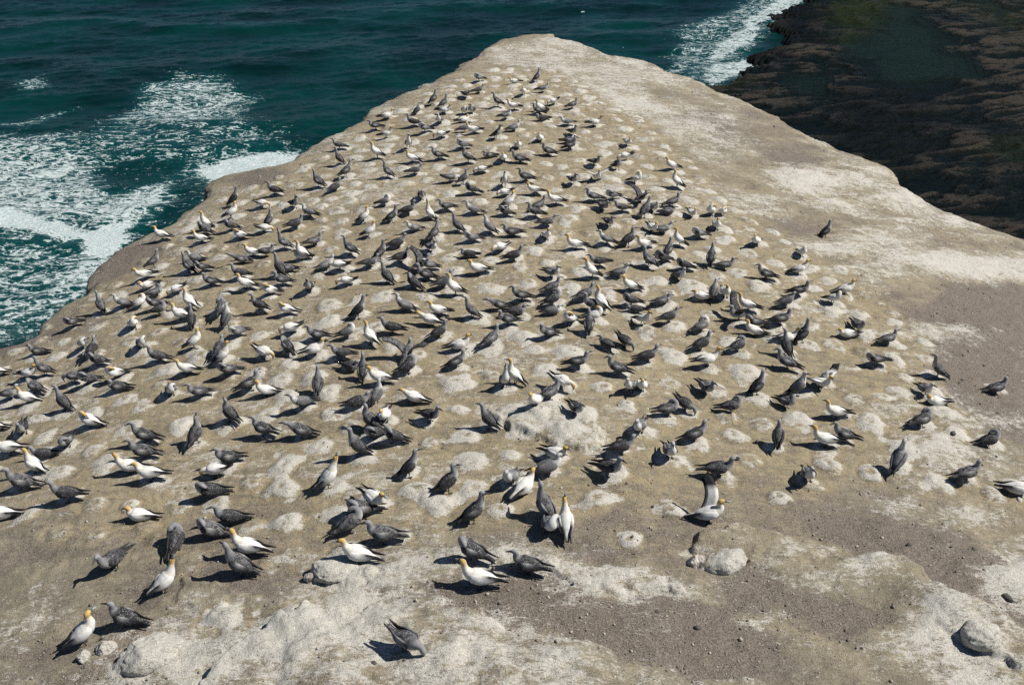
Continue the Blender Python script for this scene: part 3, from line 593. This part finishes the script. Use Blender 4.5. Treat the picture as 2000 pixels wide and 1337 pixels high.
    # legs and webbed feet
    if P['leg']:
        mx, mz = B[3]
        for sg in (-1, 1):
            x0 = mx - .03; y0 = sg * .06; fy = sg * (.055 + .012 * rr.random()); fx = x0 + rr.uniform(-.03, .03)
            dk = (.03, .035, .035)
            s.ring_loft([(x0, y0, mz - .09, .030, .030, c['belly'], c['belly'], 0), (x0 + .005, y0, P['leg'] * .55, .011, .011, dk, dk, 0), (fx, fy, .012, .008, .008, dk, dk, 0)], m=6, sub=1)
            b0 = len(s.v)
            for p in ((fx - .02, fy, .012), (fx + .07, fy - .035, .002), (fx + .085, fy, .002), (fx + .07, fy + .035, .002), (fx - .02, fy, -.004), (fx + .03, fy, .016)):
                s.v.append(p); s.c.append(dk); s.s.append(0)
            s.f += [(b0, b0 + 1, b0 + 5), (b0 + 1, b0 + 2, b0 + 5), (b0 + 2, b0 + 3, b0 + 5), (b0 + 3, b0, b0 + 5), (b0 + 4, b0 + 2, b0 + 1), (b0 + 4, b0 + 3, b0 + 2), (b0, b0 + 4, b0 + 1), (b0, b0 + 3, b0 + 4)]
    return s.mesh('gannet_' + {'A': 'adult', 'J': 'young', 'P': 'mottled'}[kind], M_AD if kind == 'A' else M_JU)

KIND = {'A': 'white gannet', 'J': 'dark young gannet', 'P': 'pale mottled young gannet'}
POSEW = {'s': 'standing', 'u': 'stretched upright', 'b': 'pointing bill skyward', 'p': 'preening', 'r': 'resting low', 't': 'reaching forward', 'f': 'head down', 'w': 'wings raised'}
def face_word(a):
    return ['right', 'away right', 'away', 'away left', 'left', 'front left', 'camera', 'front right'][int(((a % 360) + 22.5) // 45) % 8]
def band(px, py):
    row = 'near the tip' if py < 240 else 'in far rows' if py < 360 else 'in back rows' if py < 480 else 'in middle rows' if py < 620 else 'in forward rows' if py < 780 else 'in near rows' if py < 930 else 'in nearest rows'
    span = {0: (700, 1260), 1: (480, 1350), 2: (300, 1500), 3: (180, 1660), 4: (0, 1840), 5: (0, 2000), 6: (0, 2000)}
    i = 0 if py < 240 else 1 if py < 360 else 2 if py < 480 else 3 if py < 620 else 4 if py < 780 else 5 if py < 930 else 6
    a, b = span[i]; t = (px - a) / (b - a)
    side = 'far left' if t < .2 else 'left' if t < .4 else 'centre' if t < .6 else 'right' if t < .8 else 'far right'
    return row, side
SPECIAL = {(1383, 1017): 'white gannet with one wing lifted high beside the pale boulder',
 (795, 1268): 'dark young gannet crouched alone on the white ledge, nearest the camera',
 (1612, 463): 'lone dark young gannet standing upright on empty ground at upper right',
 (170, 1256): 'yellow-headed gannet facing right on the rocks beside the white block',
 (247, 1219): 'speckled dark young gannet behind the white block, bill to bill with adult',
 (325, 1152): 'grey-backed gannet with open bill between the white block and nests',
 (955, 834): 'dark young gannet with open bill standing on the big white bare mound',
 (985, 758): 'tall pale young gannet bill skyward behind the big white bare mound',
 (1106, 1040): 'white gannet seen from behind, bill skyward, black tail toward camera',
 (643, 950): 'white gannet facing right with bill skyward, alone left of centre',
 (937, 1146): 'white gannet facing left just above the raised white ledge',
 (812, 787): 'white gannet lunging left with yellow neck stretched out flat',
 (1943, 767): 'dark young gannet alone on brown gravel near the right frame edge',
 (1885, 937): 'dark young gannet facing right alone on the lower right slope',
 (274, 1012): 'white gannet with yellow head low on open gravel at lower left',
 (1750, 912): 'pale mottled young gannet upright and alone on the right slope',
 (1985, 960): 'white gannet lying cut off by the right frame edge',
 (1402, 926): 'dark young gannet directly behind the white gannet with lifted wing',
 (225, 1109): 'small round dark young gannet alone at lower left, above the rocks',
 (1600, 758): 'white gannet bending with wings half raised on the right'}
ORD = ['first', 'second', 'third', 'fourth', 'fifth', 'sixth', 'seventh', 'eighth', 'ninth', 'tenth', 'eleventh', 'twelfth']
info = []
for (k, a, p, px, py) in birds: info.append((KIND[k], POSEW[p], face_word(a), *band(px, py)))
def make_label(i):
    k, a, p, px, py = birds[i]
    if (int(px), int(py)) in SPECIAL: return SPECIAL[(int(px), int(py))]
    kw, pw, fw, row, side = info[i]
    face = {'away': 'back to camera', 'camera': 'facing camera'}.get(fw, 'facing ' + fw)
    same = [j for j in range(len(birds)) if info[j] == info[i] and (int(birds[j][3]), int(birds[j][4])) not in SPECIAL]
    head = f'{kw} {pw}, {face}'; loc = f'{row} at {side}'
    if len(same) == 1:
        d = sorted((math.hypot(birds[j][3] - px, (birds[j][4] - py) * 1.6), j) for j in range(len(birds)) if j != i)[0]
        near_ = ', beside ' + ('white adult' if birds[d[1]][0] == 'A' else 'dark bird' if birds[d[1]][0] == 'J' else 'pale bird') if d[0] < 60 else ', standing apart'
        t = f'{head}, {loc}{near_}'
    else:
        same.sort(key=lambda j: (birds[j][3], birds[j][4])); o = same.index(i)
        w = 'leftmost' if o == 0 else 'rightmost' if o == len(same) - 1 else ORD[o] + ' from left'
        t = f'{head}, {w} such {loc}'
    for a_, b_ in (('pale mottled young', 'pale young'), (' such ', ' '), ('pointing bill skyward', 'bill skyward'), ('stretched upright', 'upright'), (', standing apart', ''), (' young gannet', ' youngster')):
        if len(t.split()) > 15: t = t.replace(a_, b_)
    return t
meshes = {}; first = {}
bird_pos = []
for i, (k, a, p, px, py) in enumerate(birds):
    var = (i * 7 + int(px)) % 6; key = (k, p, var)
    if (int(px), int(py)) == (1383, 1017): key = (k, p, 0)
    if key not in meshes: meshes[key] = make_bird(*key)
    x, y = bird_xy[i]
    az = math.atan2(x, y); hd = R(a) - az * abs(math.sin(R(a))) + R(random.uniform(-7, 7))
    name = 'adult_gannet' if k == 'A' else 'young_gannet'
    o = bpy.data.objects.new(name, meshes[key]); C.objects.link(o)
    z0 = ground(x, y)
    # walk along the sight line until the foot meets the modelled ground, as surveyed
    dx, dy, dz = ray(px, py)
    for _ in range(6):
        t = (z0 - CAM_H) / dz; x, y = dx * t, dy * t; z0 = .5 * z0 + .5 * ground(x, y)
    z0 = ground(x, y)
    foot = [ground(x + ddx, y + ddy) for ddx, ddy in ((.06, 0), (-.06, 0), (0, .06), (0, -.06))]
    z0 = min(z0, sum(foot) / 4)
    sc = random.uniform(.92, 1.04) * (.97 + .15 * float(sst(820, 1020, np.float64(py))))
    o.location = (x, y, z0 + (0.0 if p != 'r' else .0)); o.rotation_euler = (R(random.uniform(-4, 4)), R(random.uniform(-5, 5)), hd); o.scale = (sc, sc, sc * random.uniform(.90, 1.0))
    tag(o, make_label(i), 'gannet', 'white adult gannets in the colony' if k == 'A' else 'young gannets in the colony')
    bird_pos.append((x, y))

# ---------------------------------------------------------------- rocks
import bmesh
from mathutils import noise as mnoise
def rock_mat(name, a, b, yl):
    t = NT(name); v = t.coords(); n = t.noise(5, 6, .65, v); n2 = t.noise(28, 4, .7, v)
    c = t.mix(t.ss(.4, .62, n), a, b); c = t.mix(t.math('MULTIPLY', t.ss(.55, .75, n2), .5), c, yl); t.base(c); t.rough(.9)
    p = t.bump(n, .8, .06); t.bump(n2, .7, .02, p); return t.m
M_CRUST = rock_mat('white_crusted_stone', (.56, .53, .47), (.36, .33, .27), (.22, .18, .11))
M_DARK = rock_mat('dark_stone', (.10, .09, .08), (.05, .05, .05), (.22, .20, .17))
M_GROUND = headland.data.materials[0]
M_PIT = rock_mat('pitted_stone', (.60, .56, .50), (.10, .085, .07), (.45, .36, .20))
def rock(name, px, py, dims, seed, mat, label, angular=.5, rot=0, lift=.0, cat='rock', group=None, sub=5, crust=1.35):
    bm = bmesh.new(); bmesh.ops.create_icosphere(bm, subdivisions=sub, radius=1.0)
    rg = random.Random(seed); pl = []
    for _ in range(int(7 + 8 * angular)):
        d = Vector((rg.gauss(0, 1), rg.gauss(0, 1), rg.gauss(0, 1))).normalized(); d.z = abs(d.z) if rg.random() < .6 else d.z; pl.append((d, rg.uniform(.42, .80)))
    ox = rg.uniform(0, 99)
    for vt in bm.verts:
        c = vt.co.normalized(); r = 1.0
        for d, h in pl:
            q = c.dot(d)
            if q > .05: r = min(r, h / q)
        r = r * angular + (1 - angular) * .85
        n = mnoise.fractal(Vector((c.x + ox, c.y, c.z)) * 1.6, .9, 2.1, 6)
        n2 = mnoise.fractal(Vector((c.x, c.y + ox, c.z)) * 6, .6, 2.1, 3)
        vt.co = c * (r + n * .10 + n2 * .022)
    for vt in bm.verts: vt.co = Vector((vt.co.x * dims[0], vt.co.y * dims[1], vt.co.z * dims[2])) * 1.25
    me = bpy.data.meshes.new(name); bm.to_mesh(me); bm.free(); me.polygons.foreach_set('use_smooth', [True] * len(me.polygons)); me.materials.append(mat)
    if mat is M_GROUND:
        for nm_, val_ in (('guano', crust), ('dirt', -.3), ('ochre', .1)):
            at0 = me.attributes.new(nm_, 'FLOAT', 'POINT'); at0.data.foreach_set('value', [val_ - (1.0 if nm_ == 'guano' and q_.co.z < -.45 * dims[2] else 0) for q_ in me.vertices])
    o = bpy.data.objects.new(name, me); C.objects.link(o)
    x, y, _ = on_land(px, py); z = ground(x, y)
    o.location = (x, y, z + dims[2] * .04 + lift); o.rotation_euler = (rg.uniform(-.2, .2), rg.uniform(-.2, .2), R(rot))
    tag(o, label, cat, group); return o
rock('rock', 285, 1278, (.58, .46, .30), 11, M_GROUND, 'big angular white guano-crusted block at lower left', .95, 15)
rock('rock', 205, 1268, (.22, .18, .20), 12, M_GROUND, 'small pale rock between the white block and the yellow-headed gannet', .9, 40)
rock('rock', 165, 1285, (.20, .14, .12), 13, M_GROUND, 'low pale stone under the tail of the gannet at lower left', .9, 80)
rock('boulder', 1910, 1250, (.42, .34, .28), 34, M_GROUND, 'rounded whitish boulder with yellow underside on the lower right ledge', .3, 20)
rock('boulder', 1418, 1092, (.50, .38, .30), 25, M_GROUND, 'pale flat-topped boulder on the ledge below the gannet with lifted wing', .55, 0)
rock('boulder', 1362, 1096, (.20, .20, .27), 16, M_PIT, 'dark pitted crumbly rock leaning on the left of the pale boulder', .7, 0)
rock('rock', 655, 1122, (.48, .34, .18), 17, M_GROUND, 'whitish outcrop rock left of centre in the foreground', .8, 10)
rock('rock', 606, 1128, (.14, .14, .13), 18, M_PIT, 'small yellowish pitted rock casting a dark shadow left of the outcrop', .8, 0)
for j, (px, py, s, lab) in enumerate([(1440, 893, .075, 'dark round stone above the preening bird behind the lifted wing'), (1878, 746, .075, 'dark stone left of the lone young gannet on the brown gravel'),
        (1858, 860, .085, 'dark stone between nests on the right slope'), (1949, 779, .05, 'small dark stone just below the lone gannet on brown gravel'),
        (733, 1318, .065, 'reddish brown stone on the white ledge at the bottom edge'), (1054, 1165, .05, 'tiny black stone on pale rock right of the white ledge'),
        (1774, 1069, .08, 'black stone on brown gravel of the right slope'), (1901, 1077, .075, 'flat dark stone on gravel at the right'),
        (1962, 1182, .12, 'grey-blue stone in the brown gravel at far lower right'), (1364, 1222, .085, 'bluish stone half sunk in the foreground gravel'),
        (1284, 1196, .06, 'small grey stone in the foreground gravel patch'), (1990, 980, .08, 'pale grey stone by the gannet at the right frame edge'),
        (570, 325, .0, ''), (1762, 404, .045, 'tiny dark stone near the upper right cliff edge'), (1797, 410, .03, 'tiniest dark pebble nearest the upper right cliff edge'),
        (413, 494, .07, 'dark debris lump among nests at the left edge'), (588, 322, .06, 'dark debris lump beside the left cliff edge')]):
    if s: rock('stone', px, py, (s, s * .8, s * .7), 100 + j, M_DARK if j not in (11,) else M_CRUST, lab, .6, rot=j * 40, cat='stone', sub=2, group='loose stones on the ground')
# loose gravel: one mass
bmv, bmf, bmc = [], [], []
ico = bmesh.new(); bmesh.ops.create_icosphere(ico, subdivisions=1, radius=1.0); ico.verts.ensure_lookup_table()
iv = np.array([q.co[:] for q in ico.verts]); iff = np.array([[q.index for q in f.verts] for f in ico.faces]); ico.free()
N = 15000
gy = 10.5 + rng.random(N * 3) ** 1.6 * 45; gx = (rng.random(N * 3) - .5) * .95 * (gy + 6)
jj = np.clip(np.searchsorted(v, gy), 0, len(v) - 1); ii = np.clip(np.searchsorted(u, gx / (v[jj] + 10)), 0, len(u) - 1)
dd = dirt[jj, ii]; ok = (sd[jj, ii] < -.4) & (rng.random(N * 3) < np.clip(.12 + dd * .9, .05, 1))
gx, gy, gz = gx[ok][:N], gy[ok][:N], Z[jj, ii][ok][:N]
size = .008 + .028 * rng.random(len(gx)) ** 11 + .0004 * gy * (rng.random(len(gx)) ** 2)
V = []; 
for a in range(4): pass
sc3 = size[:, None] * (0.6 + .7 * rng.random((len(gx), 3))); jit = 1 + (rng.random((len(gx), len(iv))) - .5) * .5
an = rng.random(len(gx)) * 6.28; cx, sx_ = np.cos(an)[:, None], np.sin(an)[:, None]
P = iv[None] * jit[..., None] * sc3[:, None, :]; px_, py_ = P[..., 0] * cx - P[..., 1] * sx_, P[..., 0] * sx_ + P[..., 1] * cx
co = np.stack([px_ + gx[:, None], py_ + gy[:, None], P[..., 2] + gz[:, None] + size[:, None] * .2], -1).reshape(-1, 3).astype(np.float32)
F = (iff[None] + (np.arange(len(gx)) * len(iv))[:, None, None]).reshape(-1, 3)
me = bpy.data.meshes.new('gravel'); me.vertices.add(len(co)); me.vertices.foreach_set('co', co.ravel()); me.loops.add(F.size); me.loops.foreach_set('vertex_index', F.ravel().astype(np.int32))
me.polygons.add(len(F)); me.polygons.foreach_set('loop_start', np.arange(0, F.size, 3, dtype=np.int32)); me.update(calc_edges=True)
tone = np.repeat(rng.random(len(gx)), len(iv)); at_ = me.attributes.new('tone', 'FLOAT', 'POINT'); at_.data.foreach_set('value', tone.astype(np.float32))
t = NT('gravel_stone'); t.base(t.mix(t.ss(.2, 1.0, t.attr('tone').outputs['Fac']), (.14, .12, .10), (.46, .43, .38))); t.rough(.9); me.materials.append(t.m)
g = bpy.data.objects.new('gravel', me); C.objects.link(g); tag(g, kind='stuff')
